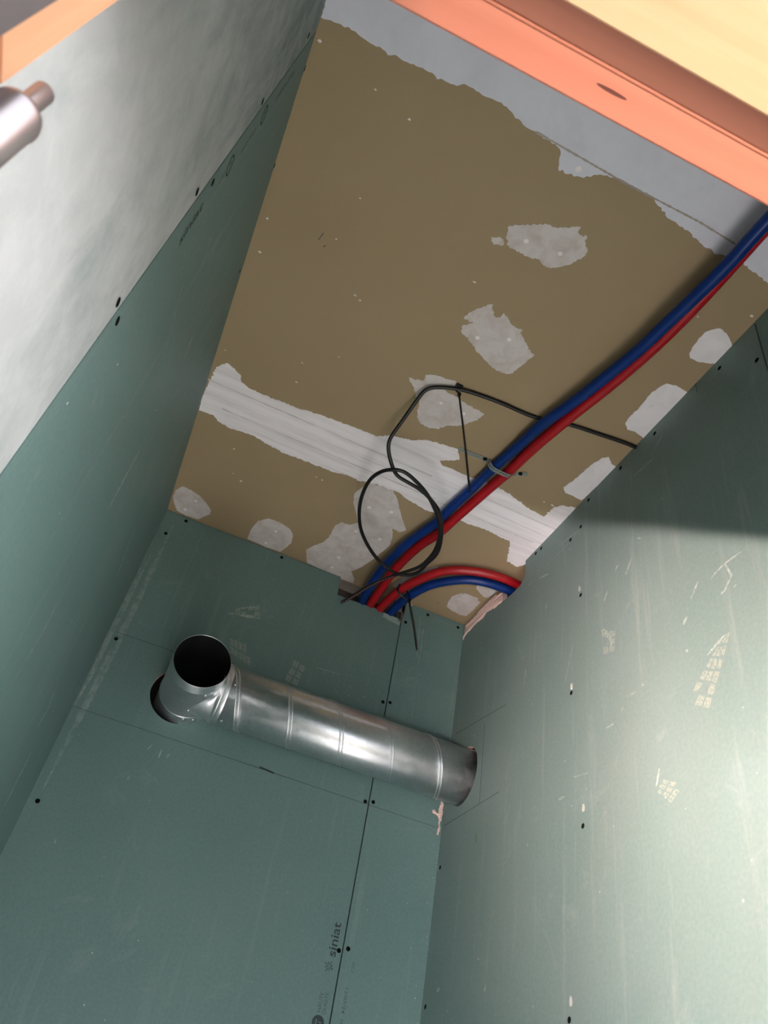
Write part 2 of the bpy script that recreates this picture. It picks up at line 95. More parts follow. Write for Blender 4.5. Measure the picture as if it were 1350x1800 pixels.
TXT_BACK = {'s0': [0.695,1.8652],'s1': [0.6923,1.9303],'logo': [0.6837,1.8482],'h0': [0.678,1.7652],'h1': [0.6797,1.7983],'d0': [0.6891,1.7642],'d1': [0.6922,1.8011],'circ': [0.6838,1.7499],'c0': [0.7387,1.8482],'c1': [0.737,1.8677],'t0': [0.7299,1.818],'t1': [0.7348,1.7569],'h_top': [0.6749,1.8642],'circ_e': [0.6981,1.753]}
TXT_LEFT = {'a0': [-1.2201,2.1898],'a1': [-1.2404,2.2601],'o1': [-1.231,2.3619],'o2': [-1.2343,2.5111],'b0': [-1.2245,2.417],'b1': [-1.2385,2.4737],'c0': [-1.2286,2.586],'c1': [-1.2405,2.6813],'e0': [-1.2271,2.3187],'e1': [-1.2378,2.3377]}
HINGE_AT = [0.0685,-1.6111,1.6582,0.0139]

# ------------------------------------------------------------------ materials
def nodes_of(name, rough=0.7, metallic=0.0, spec=0.3):
    m = bpy.data.materials.new(name); m.use_nodes = True
    nt = m.node_tree; b = nt.nodes['Principled BSDF']
    b.inputs['Roughness'].default_value = rough
    b.inputs['Metallic'].default_value = metallic
    b.inputs['Specular IOR Level'].default_value = spec
    return m, nt, b
def N(nt, t, **kw):
    n = nt.nodes.new(t)
    for k, v in kw.items(): setattr(n, k, v)
    return n
def noise(nt, vec, scale, detail=4, rough=0.55, dist=0.0):
    n = N(nt, 'ShaderNodeTexNoise')
    n.inputs['Scale'].default_value = scale; n.inputs['Detail'].default_value = detail
    n.inputs['Roughness'].default_value = rough; n.inputs['Distortion'].default_value = dist
    nt.links.new(vec, n.inputs['Vector']); return n.outputs['Fac']
def ramp(nt, fac, a, b, ca=(0, 0, 0, 1), cb=(1, 1, 1, 1)):
    r = N(nt, 'ShaderNodeValToRGB'); e = r.color_ramp.elements
    e[0].position = a; e[1].position = b; e[0].color = ca; e[1].color = cb
    nt.links.new(fac, r.inputs[0]); return r.outputs[0]
def mix(nt, fac, a, b):
    n = N(nt, 'ShaderNodeMix', data_type='RGBA')
    for s, v in ((n.inputs[0], fac), (n.inputs[6], a), (n.inputs[7], b)):
        if isinstance(v, (int, float)): s.default_value = v
        elif isinstance(v, tuple): s.default_value = v if len(v) == 4 else v + (1,)
        else: nt.links.new(v, s)
    return n.outputs[2]
def math_(nt, op, a, b=None, clamp=False):
    n = N(nt, 'ShaderNodeMath', operation=op, use_clamp=clamp)
    for s, v in zip(n.inputs, (a, b)):
        if v is None: continue
        if isinstance(v, (int, float)): s.default_value = v
        else: nt.links.new(v, s)
    return n.outputs[0]
def mapped(nt, scale, rot=(0, 0, 0)):
    tc = N(nt, 'ShaderNodeTexCoord'); mp = N(nt, 'ShaderNodeMapping')
    mp.inputs['Scale'].default_value = scale; mp.inputs['Rotation'].default_value = rot
    nt.links.new(tc.outputs['Object'], mp.inputs['Vector']); return mp.outputs[0]
def bump(nt, b, h, strength, dist=0.002):
    n = N(nt, 'ShaderNodeBump'); n.inputs['Strength'].default_value = strength; n.inputs['Distance'].default_value = dist
    nt.links.new(h, n.inputs['Height']); nt.links.new(n.outputs[0], b.inputs['Normal'])

def board_mat(name, c1, c2, dust=(0.40, 0.43, 0.42), streak=0.28, dusty=False, smear=None):
    m, nt, b = nodes_of(name, 0.55, 0, 0.35)
    v = mapped(nt, (1, 1, 1))
    col = mix(nt, ramp(nt, noise(nt, v, 3.0), .3, .7), c1, c2)
    col = mix(nt, math_(nt, 'MULTIPLY', ramp(nt, noise(nt, v, 160, 2), .35, .75), .10), col, dust)
    vs = mapped(nt, (38, 38, 2.2))
    s = math_(nt, 'MULTIPLY', ramp(nt, noise(nt, vs, 1.0, 6, .7), .56, .80), streak)
    col = mix(nt, s, col, dust)
    vb = noise(nt, v, 7, 6, .7, 1.5)
    col = mix(nt, math_(nt, 'MULTIPLY', ramp(nt, vb, .60, .78), streak * .8), col, dust)
    if dusty:
        sep = N(nt, 'ShaderNodeSeparateXYZ'); nt.links.new(v, sep.inputs[0])
        g = math_(nt, 'MULTIPLY', math_(nt, 'SUBTRACT', 2.62, sep.outputs[2]), 1.7)       # sanding dust, heavier lower down
        vd = mapped(nt, (9, 9, 2.6), (math.radians(12), 0, 0))
        nz = math_(nt, 'MULTIPLY', math_(nt, 'SUBTRACT', noise(nt, vd, 1.0, 8, .68, .6), .5), 2.6)
        f = math_(nt, 'ADD', g, nz, True)
        f = math_(nt, 'MULTIPLY', f, .86)
        col = mix(nt, f, col, (0.53, 0.535, 0.54))
        gb = ramp(nt, noise(nt, mapped(nt, (6, 6, 4)), 1.6, 7, .7, 1.2), .46, .70)
        col = mix(nt, math_(nt, 'MULTIPLY', gb, .42), col, (0.30, 0.35, 0.34))
        blot = ramp(nt, noise(nt, v, 22, 8, .7, .4), .42, .66)
        col = mix(nt, math_(nt, 'MULTIPLY', blot, .28), col, (0.72, 0.72, 0.73))
    if smear:
        f = math_(nt, 'MULTIPLY', ramp(nt, noise(nt, v, smear[2], 4, .6), .36, .60), smear[1])
        col = mix(nt, f, col, smear[0])
    nt.links.new(col, b.inputs['Base Color'])
    bump(nt, b, noise(nt, v, 420, 2), .08, .001)
    return m

TEAL = board_mat('green_board_paper', (0.112, 0.196, 0.187), (0.136, 0.220, 0.208))
TEAL_LIT = board_mat('green_board_paper_lit', (0.150, 0.232, 0.220), (0.185, 0.262, 0.250), dust=(.46, .49, .47))  # paler copy: the right wall's extra light is put into its colour
TEAL_DUSTY = board_mat('green_board_paper_dusty', (0.11, 0.172, 0.163), (0.15, 0.20, 0.195), dusty=True)
def tan_mat():
    m, nt, b = nodes_of('tan_board_paper', 0.8, 0, .2)
    v = mapped(nt, (1, 1, 1))
    col = mix(nt, ramp(nt, noise(nt, v, 2.2), .3, .7), (0.310, 0.230, 0.132), (0.340, 0.257, 0.154))
    col = mix(nt, math_(nt, 'MULTIPLY', ramp(nt, noise(nt, v, 220, 3), .3, .8), .10), col, (0.36, .30, .20))
    col = mix(nt, math_(nt, 'MULTIPLY', ramp(nt, noise(nt, v, 34, 6, .8, 1.), .72, .80), .5), col, (0.6, .55, .47))
    nt.links.new(col, b.inputs['Base Color']); bump(nt, b, noise(nt, v, 500, 2), .1, .001)
    return m
TAN = tan_mat()
def plaster_mat(name, c1, c2, sc=(1, 1, 1), n1=28, amt=1.0):
    m, nt, b = nodes_of(name, 0.85, 0, .15)
    v = mapped(nt, sc)
    f = math_(nt, 'MULTIPLY', ramp(nt, noise(nt, v, n1, 6, .65, .5), .42, .70), amt)
    nt.links.new(mix(nt, f, c1, c2), b.inputs['Base Color'])
    bump(nt, b, noise(nt, v, n1 * 3, 5), .25, .002)
    return m
FILLER = plaster_mat('joint_filler', (0.60, 0.555, 0.54), (0.47, 0.415, 0.38))
FILLER_DOT = plaster_mat('fresh_filler', (0.80, 0.76, 0.74), (0.70, .66, .64))
TAPE = plaster_mat('joint_filler_drawn', (0.84, 0.80, 0.815), (0.70, .655, .66), (5, 60, 60), 1.0)
PALE = plaster_mat('pale_filler', (0.80, 0.77, 0.79), (0.71, .675, .685), (1, 1, 1), 14)
BAND = plaster_mat('joint_filler_wide', (0.67, 0.675, 0.74), (0.60, .60, .66), (1, 1, 1), 12)
TAPE_EDGE = plaster_mat('tape_ridge_or_crease', (0.58, 0.55, 0.545), (0.74, .71, .70), (8, 30, 30), 1.0)
CREASE_SHADE = plaster_mat('crease_shadow', (0.40, .36, .33), (0.32, .27, .22), (8, 30, 30), 1.0)  # dark tone painting the shadow along the ceiling crease
CORE = plaster_mat('gypsum_core', (0.66, 0.47, 0.41), (0.52, .36, .30), (1, 1, 1), 90)
LUMP = plaster_mat('gypsum_lump', (0.78, 0.58, 0.52), (0.66, .46, .40), (1, 1, 1), 120)

def plain(name, c, rough=.6, metallic=0, spec=.3, n=None, c2=None, sc=(1, 1, 1)):
    m, nt, b = nodes_of(name, rough, metallic, spec)
    v = mapped(nt, sc)
    c2 = c2 or tuple(x * .8 for x in c)
    nt.links.new(mix(nt, ramp(nt, noise(nt, v, n or 40, 4), .35, .65), c, c2), b.inputs['Base Color'])
    return m
GREEN_A = ((0.112, 0.196, 0.187), (0.136, 0.220, 0.208))
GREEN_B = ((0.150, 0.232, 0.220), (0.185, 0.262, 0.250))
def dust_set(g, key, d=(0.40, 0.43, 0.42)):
    return (board_mat('dust_smear_' + key, *g, dust=d, smear=((.58, .61, .59), .55, 130)),
            board_mat('dust_haze_' + key, *g, dust=d, smear=((.50, .53, .50), .26, 60)),
            board_mat('dust_print_' + key, *g, dust=d, smear=((.44, .45, .37), .55, 240)))
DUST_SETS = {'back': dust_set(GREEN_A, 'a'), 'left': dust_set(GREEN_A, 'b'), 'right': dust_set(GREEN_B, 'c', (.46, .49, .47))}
CRUMB = plain('plaster_crumb', (.60, .60, .57), .9)
BLACK = plain('black_screw', (.006, .007, .007), .9, 0, .05)
PENCIL = plain('pencil', (.085, .10, .098), .7)
INK = plain('grey_ink', (.045, .068, .066), .8)
INK_FAINT = plain('faint_ink', (.085, .125, .12), .8)
CAVITY = plain('dark_cavity', (.05, .045, .042), .9)
FLOOR = plain('screed', (.43, .41, .41), .8, n=6)
OUTER_FLOOR = plain('dark_outer_floor', (.13, .12, .11), .9, n=6)  # unseen outside floor, made dark to cut light bounced onto the wood
WHITE = plain('white_primer', (.62, .62, .60), .8, n=8)
RAIL = plain('galvanised_rail', (.30, .27, .25), .5, .4, n=30)
BLUE = plain('blue_sheath', (.002, .022, .145), .32, 0, .35, n=60, c2=(.003, .027, .165))
RED = plain('red_sheath', (.33, .004, .009), .34, 0, .45, n=60, c2=(.38, .007, .012))
CABLE_BLACK = plain('black_cable_jacket', (.009, .008, .008), .40, 0, .4)
CABLE_PRINT = plain('pink_cable_print', (.34, .17, .16), .7)
TIE = plain('black_nylon', (.008, .008, .009), .4, 0, .5)
CORE_BLUE = plain('blue_core', (.08, .22, .42), .5)
STEEL_BAND = plain('zinc_band', (.46, .52, .50), .42, .75, n=80)
HINGE = plain('brushed_nickel', (.50, .43, .42), .36, .9, n=20)
LEAF = plain('hinge_leaf', (.16, .13, .125), .5, .5)
RIVET = plain('bright_rivet', (.92, .93, .93), .2, .9)
def galv():
    m, nt, b = nodes_of('galvanised_steel', .30, 1.0)
    v = mapped(nt, (1, 1, 1))
    sp = N(nt, 'ShaderNodeTexVoronoi'); sp.inputs['Scale'].default_value = 170
    nt.links.new(v, sp.inputs['Vector'])
    c = mix(nt, sp.outputs['Color'], (.72, .73, .745), (.82, .83, .845))
    c = mix(nt, math_(nt, 'MULTIPLY', ramp(nt, noise(nt, v, 24, 6, .7), .60, .75), .35), c, (.40, .40, .40))
    nt.links.new(c, b.inputs['Base Color'])
    rr = ramp(nt, noise(nt, v, 60, 5), .3, .7, (.28, .28, .28, 1), (.42, .42, .42, 1))
    nt.links.new(rr, b.inputs['Roughness'])
    return m
def galv_rolled():
    m = GALV.copy(); m.name = 'galvanised_steel_rolled'; nt = m.node_tree; b = nt.nodes['Principled BSDF']
    b.inputs['Anisotropic'].default_value = .75; b.inputs['Anisotropic Rotation'].default_value = .25
    t = nt.nodes.new('ShaderNodeTangent'); t.direction_type = 'RADIAL'; t.axis = 'X'
    nt.links.new(t.outputs[0], b.inputs['Tangent'])
    return m
GALV = galv()
GALV_PIPE = galv_rolled()
GALV_IN = plain('shaded_steel', (.012, .012, .013), .55, .2, n=25)  # darkness inside the open tee, painted as near-black steel
def wood(name, c1, c2, axis):
    m, nt, b = nodes_of(name, .55, 0, .3)
    sc = [60, 60, 60]; sc[axis] = 3.0
    v = mapped(nt, tuple(sc))
    f = ramp(nt, noise(nt, v, .55, 6, .6, 1.2), .35, .68)
    c = mix(nt, f, c1, c2)
    nt.links.new(c, b.inputs['Base Color'])
    return m
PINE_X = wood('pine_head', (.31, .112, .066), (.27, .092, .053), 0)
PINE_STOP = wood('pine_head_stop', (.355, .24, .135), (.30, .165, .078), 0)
PINE_Z = wood('pine_jamb', (.62, .34, .20), (.56, .28, .155), 2)
STOP_GREY = plain('grey_stop', (.10, .085, .085), .7)  # even dark grey of the left jamb stop
KNOT = plain('knot', (.07, .018, .010), .6)

# ------------------------------------------------------------------ helpers
def empty(name, loc=(0, 0, 0)):
    o = bpy.data.objects.new(name, None); o.location = loc; o.empty_display_size = .05
    COL.objects.link(o); return o
def link(name, me, parent=None):
    o = bpy.data.objects.new(name, me); COL.objects.link(o)
    if parent is not None:
        o.parent = parent
        p = parent; off = Vector((0, 0, 0))
        while p is not None: off += p.location; p = p.parent
        o.location = -off
    return o
def tag(o, label, cat, group=None):
    o['label'] = label; o['category'] = cat
    if group: o['group'] = group
    return o
def struct(name, label=None):
    o = empty(name); o['kind'] = 'structure'
    if label: o['label'] = label
    return o
def build(name, verts, faces, mats, parent=None, smooth=False, fmat=None, fix=True):
    me = bpy.data.meshes.new(name)
    me.from_pydata([tuple(v) for v in verts], [], faces)
    for m in (mats if isinstance(mats, (list, tuple)) else [mats]): me.materials.append(m)
    if fmat: me.polygons.foreach_set('material_index', fmat)
    if fix:
        bm = bmesh.new(); bm.from_mesh(me); bmesh.ops.recalc_face_normals(bm, faces=bm.faces); bm.to_mesh(me); bm.free()
    if smooth: me.polygons.foreach_set('use_smooth', [True] * len(me.polygons))
    me.update()
    return link(name, me, parent)
PLANE = {
    'back':  lambda u, v, o: (u, -o, v),
    'left':  lambda u, v, o: (o, u, v),
    'right': lambda u, v, o: (W - o, u, v),
    'ceil':  lambda u, v, o: (u, v, H - o),
}
def slab(name, plane, polys, o0, o1, mats, parent, bevel=0.0):
    """closed slab of an outline with holes (plane coordinates) between offsets o0 (hidden side) and o1 (room side)"""
    fn = PLANE[plane]
    flat = [p for poly in polys for p in poly]; n = len(flat)
    tri = tessellate_polygon([[Vector((p[0], p[1], 0)) for p in poly] for poly in polys])
    verts = [fn(p[0], p[1], o1) for p in flat] + [fn(p[0], p[1], o0) for p in flat]
    faces = []; fm = []
    for t in tri: faces.append(tuple(t)); fm.append(0)
    for t in tri: faces.append(tuple(n + i for i in reversed(t))); fm.append(1)
    k = 0
    for poly in polys:
        L = len(poly)
        for i in range(L):
            a, b = k + i, k + (i + 1) % L
            faces.append((a, b, n + b, n + a)); fm.append(0 if abs(flat[a][1] - flat[b][1]) > .5 else 1)
        k += L
    ms = mats if isinstance(mats, (list, tuple)) else [mats, mats]
    return build(name, verts, faces, list(ms), parent, fmat=fm)
def sheet(name, plane, poly, off, mat, parent):
    fn = PLANE[plane]
    tri = tessellate_polygon([[Vector((p[0], p[1], 0)) for p in poly]])
    o = build(name, [fn(p[0], p[1], off) for p in poly], [tuple(t) for t in tri], mat, parent, fix=False)
    n = Vector(fn(0, 0, 1)) - Vector(fn(0, 0, 0))
    if sum(p.normal.dot(n) for p in o.data.polygons) < 0: o.data.flip_normals()
    return o
def ragged(poly, step, amp, seed):
    rng = random.Random(seed); out = []
    n = len(poly)
    for i in range(n):
        a = Vector(poly[i]); b = Vector(poly[(i + 1) % n]); d = b - a; L = d.length
        if L < 1e-6: continue
        nrm = Vector((-d.y, d.x)) / L; k = max(1, int(L / step)); ph = rng.random() * 9
        for j in range(k):
            t = j / k
            s = rng.uniform(-1, 1) * amp * (.25 if j == 0 else 1)
            if rng.random() < .12: s *= 2.0
            out.append(tuple(a + d * t + nrm * s))
    return out
def circle(cu, cv, r, n=40):
    return [(cu + r * math.cos(2 * math.pi * i / n), cv + r * math.sin(2 * math.pi * i / n)) for i in range(n)]
def spline(pts, step):
    P = [Vector(p) for p in pts]; P = [P[0] * 2 - P[1]] + P + [P[-1] * 2 - P[-2]]
    raw = []
    for i in range(1, len(P) - 2):
        p0, p1, p2, p3 = P[i - 1:i + 3]
        for k in range(24):
            t = k / 24
            raw.append(.5 * ((2 * p1) + (p2 - p0) * t + (2 * p0 - 5 * p1 + 4 * p2 - p3) * t * t + (3 * p1 - p0 - 3 * p2 + p3) * t ** 3))
    raw.append(P[-2])
    out = [raw[0]]; acc = 0
    for a, b in zip(raw, raw[1:]):
        L = (b - a).length
        while acc + L >= step and L > 1e-9:
            t = (step - acc) / L; a = a.lerp(b, t); out.append(a.copy()); L = (b - a).length; acc = 0
        acc += L
    out.append(raw[-1]); return out
def smooth_path(pts, n):
    P = [Vector(p) for p in pts]
    for _ in range(n): P = [P[0]] + [(a + b * 2 + c) / 4 for a, b, c in zip(P, P[1:], P[2:])] + [P[-1]]
    return P
def frames(P):
    t = [(P[min(i + 1, len(P) - 1)] - P[max(i - 1, 0)]).normalized() for i in range(len(P))]
    n = t[0].orthogonal().normalized(); out = []
    for i in range(len(P)):
        n = (n - t[i] * n.dot(t[i])).normalized(); out.append((t[i], n, t[i].cross(n)))
    return out
def tube_geo(P, rad, seg=12, cap=True):
    fr = frames(P); v = []; f = []
    for i, (p, (t, n, b)) in enumerate(zip(P, fr)):
        r = rad(i) if callable(rad) else rad
        for k in range(seg):
            a = 2 * math.pi * k / seg; v.append(p + (n * math.cos(a) + b * math.sin(a)) * r)
    for i in range(len(P) - 1):
        for k in range(seg):
            k2 = (k + 1) % seg; f.append((i * seg + k, i * seg + k2, (i + 1) * seg + k2, (i + 1) * seg + k))
    if cap: f.append(tuple(range(seg))); f.append(tuple(reversed(range((len(P) - 1) * seg, len(P) * seg))))
    return v, f
def tube(name, P, rad, mat, parent=None, seg=12):
    v, f = tube_geo(P, rad, seg); return build(name, v, f, mat, parent, smooth=True)
def box_geo(lo, hi):
    x0, y0, z0 = lo; x1, y1, z1 = hi
    return [(x0, y0, z0), (x1, y0, z0), (x1, y1, z0), (x0, y1, z0), (x0, y0, z1), (x1, y0, z1), (x1, y1, z1), (x0, y1, z1)], \
        [(0, 3, 2, 1), (4, 5, 6, 7), (0, 1, 5, 4), (1, 2, 6, 5), (2, 3, 7, 6), (3, 0, 4, 7)]
def box(name, lo, hi, mat, parent=None, bev=0.0):
    v, f = box_geo(lo, hi); o = build(name, v, f, mat, parent)
    if bev:
        bm = bmesh.new(); bm.from_mesh(o.data); bmesh.ops.bevel(bm, geom=bm.edges[:], offset=bev, segments=2, affect='EDGES'); bm.to_mesh(o.data); bm.free()
    return o
def lathe(name, prof, axis_fn, mat, parent=None, seg=40, close=False, smooth=True):
    """prof: list of (s along axis, r)"""
    v = []; f = []
    for s, r in prof:
        for k in range(seg): v.append(axis_fn(s, r * math.cos(2 * math.pi * k / seg), r * math.sin(2 * math.pi * k / seg)))
    n = len(prof)
    for i in range(n - 1 + (1 if close else 0)):
        i2 = (i + 1) % n
        for k in range(seg):
            k2 = (k + 1) % seg; f.append((i * seg + k, i * seg + k2, i2 * seg + k2, i2 * seg + k))
    return build(name, v, f, mat, parent, smooth=smooth)

# ------------------------------------------------------------------ the setting
floor = struct('floor', 'pale screed floor, out of the picture below')
box('screed', (-.06, -1.66, ZF - .05), (W + .13, .14, ZF), FLOOR, floor)
box('outer_floor', (-3.6, -5.2, ZF - .05), (4.2, -1.66, ZF), OUTER_FLOOR, floor)
XJ = BACK_JOINT; YL = LEFT_JOINT; YR = -1.164; G = .0015

# back wall: two green boards, a notch at the top where the pipes come out, a round hole for the duct
wall_back = struct('wall_back', 'green plasterboard end wall with a duct hole and a notch for the pipes')
notch = [tuple(p) for p in BACK_NOTCH]
left_poly = [(0, ZF), (XJ - G, ZF), (XJ - G, 2.713), (.7005, 2.7245)] + [notch[i] for i in (4, 3, 2, 1)] + [(.5096, H - .002), (0, H - .002)]
slab('plasterboard', 'back', [ragged(left_poly[:2], 9, 0, 1) + left_poly[2:], circle(.209, 2.297, .0680)], -BT, 0, [TEAL, CORE], wall_back)
slab('plasterboard', 'back', [[(XJ + G, ZF), (W, ZF), (W, H - .002), (.7165, H - .002), (.7155, 2.755), (XJ + .004, 2.742), (XJ + G, 2.72)]], -BT, 0, [TEAL, CORE], wall_back)
box('backing', (-.1, .09, ZF), (1.05, .11, H + .1), CAVITY, wall_back)
box('metal_track', (.45, .0135, H - .031), (.80, .0150, H), RAIL, wall_back)
box('metal_track', (.45, .0600, H - .050), (.80, .0615, H), RAIL, wall_back)
box('metal_stud', (XJ + .001, .0135, 2.0), (XJ + .040, .0150, H - .004), RAIL, wall_back)
box('metal_stud', (XJ - .010, .0150, 2.0), (XJ - .0085, .055, H - .030), RAIL, wall_back)
box('stud', (XJ - .03, .0150, ZF), (XJ + .03, .05, 1.99), CAVITY, wall_back)

wall_left = struct('wall_left', 'green plasterboard wall with a straight board joint, dusty white near the door')
slab('plasterboard', 'left', [[(YL + G, ZF), (0, ZF), (0, H - .0015), (YL + G, H - .0015)]], -BT, 0, [TEAL, CORE], wall_left)
slab('plasterboard', 'left', [[(YF, ZF), (YL - G, ZF), (YL - G, H), (YF, H)]], -BT, 0, [TEAL_DUSTY, CORE], wall_left)
box('backing', (-.06, YF, ZF), (-.0126, .1, H + .1), CAVITY, wall_left)

wall_right = struct('wall_right', 'green plasterboard wall lit from the doorway, duct and pipes run into it')
rh = [tuple(p) for p in RIGHT_HOLE]; tn = [tuple(p) for p in TORN]
inner = [tn[13], tn[12], tn[11], tn[10], tn[9], tn[8]]
right_poly = [(YR + G, ZF), (0, ZF), (0, 2.774)] + inner + rh[1:6] + [(-.3484, H), (YR + G, H)]
slab('plasterboard', 'right', [right_poly, ragged(circle(-.0935, 2.2935, .0715, 44), .004, .0006, 5)], -BT, 0, [TEAL_LIT, CORE], wall_right)
slab('plasterboard', 'right', [[(YF, ZF), (YR - G, ZF), (YR - G, H), (YF, H)]], -BT, 0, [TEAL, CORE], wall_right)
box('backing', (W + .11, YF, ZF), (W + .13, .1, H + .1), CAVITY, wall_right)
box('stud', (W + .013, YR - .03, ZF), (W + .05, YR + .03, H), CAVITY, wall_right)
box('stud', (W + .013, -.03, ZF), (W + .05, .0, 2.70), CAVITY, wall_right)

ceiling = struct('ceiling', 'tan plasterboard ceiling patched with pale joint filler')
YT = -.462; YB = -1.33
for a, b in ((.12, YT), (YT, YB), (YB, YF - .1)):
    slab('plasterboard', 'ceil', [[(-.06, b + .0008), (W + .12, b + .0008), (W + .12, a - .0008), (-.06, a - .0008)]], -BT, 0, [TAN, CORE], ceiling)
box('backing', (-.1, YF - .1, H + .0126), (W + .16, .14, H + .05), CAVITY, ceiling)

# door wall above and beside the frame
wall_front = struct('wall_front', 'wall around the doorway')
box('plaster', (-1.6, -1.70, ZF), (-.03, YF - .002, H + .05), WHITE, wall_front)
box('plaster', (.93, -1.70, ZF), (2.6, YF - .002, H + .05), WHITE, wall_front)
box('plaster', (-.03, -1.69, 1.912), (.93, YF - .006, H), WHITE, wall_front)

# ------------------------------------------------------------------ filler on the ceiling
def patch(name, key, seed, amp, mat, thick=.0007, step=.004):
    return slab(name, 'ceil', [ragged(PATCHES[key], step, amp, seed)], -.001, thick, mat, ceiling)
for i, k in enumerate(('screw patch A', 'blob', 'screw patch B', 'screw patch C')): patch('filler_patch', k, 10 + i, .0016, FILLER, step=.003)
for i, k in enumerate(('corner patch', 'edge patch', 'big patch', 'right patch A', 'right patch B', 'right patch C', 'notch patch A', 'notch patch B', 'pipe patch')):
    patch('filler_patch', k, 30 + i, .0009, FILLER if i < 3 or i > 5 else PALE)
patch('joint_filler', 'tape', 50, .0016, TAPE, .0009, .004)
patch('joint_filler', 'band', 51, .0020, BAND, .0009, .005)
rng = random.Random(4)
def ridge(y0, y1, x0, x1, w, seed, z=.0013, mat=TAPE_EDGE):
    r = random.Random(seed); n = 40; top = []; bot = []
    for i in range(n + 1):
        x = x0 + (x1 - x0) * i / n; y = y0 + (y1 - y0) * i / n
        ww = w * (.35 + .65 * r.random()); top.append((x, y + ww / 2)); bot.append((x, y - ww / 2))
    slab('tape_ridge_or_crease', 'ceil', [top + bot[::-1]], 0, z, mat, ceiling)
ridge(-.500, -.494, .0, .56, .006, 1); ridge(-.432, -.428, .05, .60, .005, 2)
ridge(-.497, -.492, .66, .90, .004, 3); ridge(-.425, -.420, .62, .88, .005, 4); ridge(-.462, -.458, .28, .88, .0022, 5)
for (xa, ya), (xb, yb) in zip(CREASE, CREASE[1:]): ridge(ya, yb, xa, xb, .0045, int(xa * 99), .0012, CREASE_SHADE)  # these strips draw the crease's shadow, not tape
for i, (u, v) in enumerate(DOTS):
    slab('filled_screw', 'ceil', [circle(u, v, .0042 + .001 * rng.random(), 12)], 0, .0014, FILLER_DOT, ceiling)
for i, (u, v) in enumerate(FLECKS):
    s = rng.uniform(.0010, .0026); a = rng.random() * 3
    poly = [(u + s * (1.6 * math.cos(t + a)) * rng.uniform(.5, 1.2), v + s * math.sin(t + a) * rng.uniform(.5, 1.2)) for t in [k * math.pi / 4 for k in range(8)]]
    slab('filler_fleck', 'ceil', [poly], 0, .0008, FILLER_DOT, ceiling)
for a, b in (((.115, -.935), (.119, -.952)), ((.128, -.925), (.131, -.931)), ((.79, -.045), (.793, -.050))):
    ax, ay = a; bx_, by_ = b
    slab('scuff_mark', 'ceil', [[(ax, ay), (ax + .002, ay), (bx_ + .002, by_), (bx_, by_)]], 0, .0006, PENCIL, ceiling)

# ------------------------------------------------------------------ screws, pencil lines, dust and print on the walls
SCREW_ME = {}
def screw(plane, u, v, parent, r=.0042):
    if plane not in SCREW_ME:
        fn = PLANE[plane]; o0 = Vector(fn(0, 0, 0)); n = 14; vs = []; fs = []
        prof = [(r * 1.12, .0), (r * 1.02, .0003), (r * .80, .0004), (r * .42, .0001), (r * .05, .0001)]
        for rr, off in prof:
            for k in range(n):
                a = 2 * math.pi * k / n; vs.append(Vector(fn(rr * math.cos(a), rr * math.sin(a), off)) - o0)
        for i in range(len(prof) - 1):
            for k in range(n):
                k2 = (k + 1) % n; fs.append((i * n + k, i * n + k2, (i + 1) * n + k2, (i + 1) * n + k))
        fs.append(tuple(range((len(prof) - 1) * n, len(prof) * n)))
        o = build('screw', vs, fs, BLACK, parent, smooth=True); SCREW_ME[plane] = o.data
    else: o = link('screw', SCREW_ME[plane], parent)
    o.location = PLANE[plane](u, v, .0005); return o
for u, v in SC_BACK: screw('back', u, v, wall_back)
for u, v in SC_RIGHT: screw('right', u, v, wall_right)
for u, v in SC_LEFT: screw('left', u, v, wall_left)
for u, v in DROPS:
    poly = [(u + .0035 * math.cos(t), v + .0075 * math.sin(t) * (1.2 if math.sin(t) > 0 else .7)) for t in [k * math.pi / 6 for k in range(12)]]
    slab('filler_drip', 'right', [poly], 0, .0012, CRUMB, wall_right)

def ribbon(name, plane, pts, w, mat, parent, off=.0004, taper=False, seed=0):
    r = random.Random(seed); P = [Vector(p) for p in pts]
    if taper:
        Q = []
        for a, b in zip(P, P[1:]):
            k = max(2, int((b - a).length / .010))
            Q += [a.lerp(b, j / k) for j in range(k)]
        P = Q + [P[-1]]
    L = []; R = []; n = len(P)
    for i, p in enumerate(P):
        d = (P[min(i + 1, n - 1)] - P[max(i - 1, 0)]); d = d.normalized() if d.length else Vector((1, 0)); nn = Vector((-d.y, d.x))
        ww = w / 2
        if taper: ww *= max(.12, math.sin(math.pi * (i + .35) / (n - .3)) ** .7) * r.uniform(.65, 1.2)
        L.append(tuple(p + nn * ww)); R.append(tuple(p - nn * ww))
    return (sheet(name, plane, L + R[::-1], off, mat, parent) if taper else slab(name, plane, [L + R[::-1]], .00005, off, mat, parent))
for l in PEN_BACK: ribbon('pencil_line', 'back', l, .0011, PENCIL, wall_back)
ribbon('pencil_line', 'back', PEN_BACK2, .0042, INK, wall_back)
for i, l in enumerate(PEN_RIGHT): ribbon('pencil_line', 'right', l, .0011, PENCIL, wall_right)
for pl, lst, wl in (('left', SM_LEFT, wall_left), ('back', SM_BACK, wall_back), ('right', SM_RIGHT, wall_right)):
    for i, (pts, w) in enumerate(lst):
        long_ = sum((Vector(b) - Vector(a)).length for a, b in zip(pts, pts[1:]))
        ribbon('dust_smear', pl, pts, w, DUST_SETS[pl][1 if long_ > .14 else 0], wl, .0003 + .00001 * i, True, i)
for i, q in enumerate(PR_BACK): sheet('dust_print', 'back', q, .0002, DUST_SETS['back'][2], wall_back)
for i, q in enumerate(PR_RIGHT): sheet('dust_print', 'right', q, .0002, DUST_SETS['right'][2], wall_right)
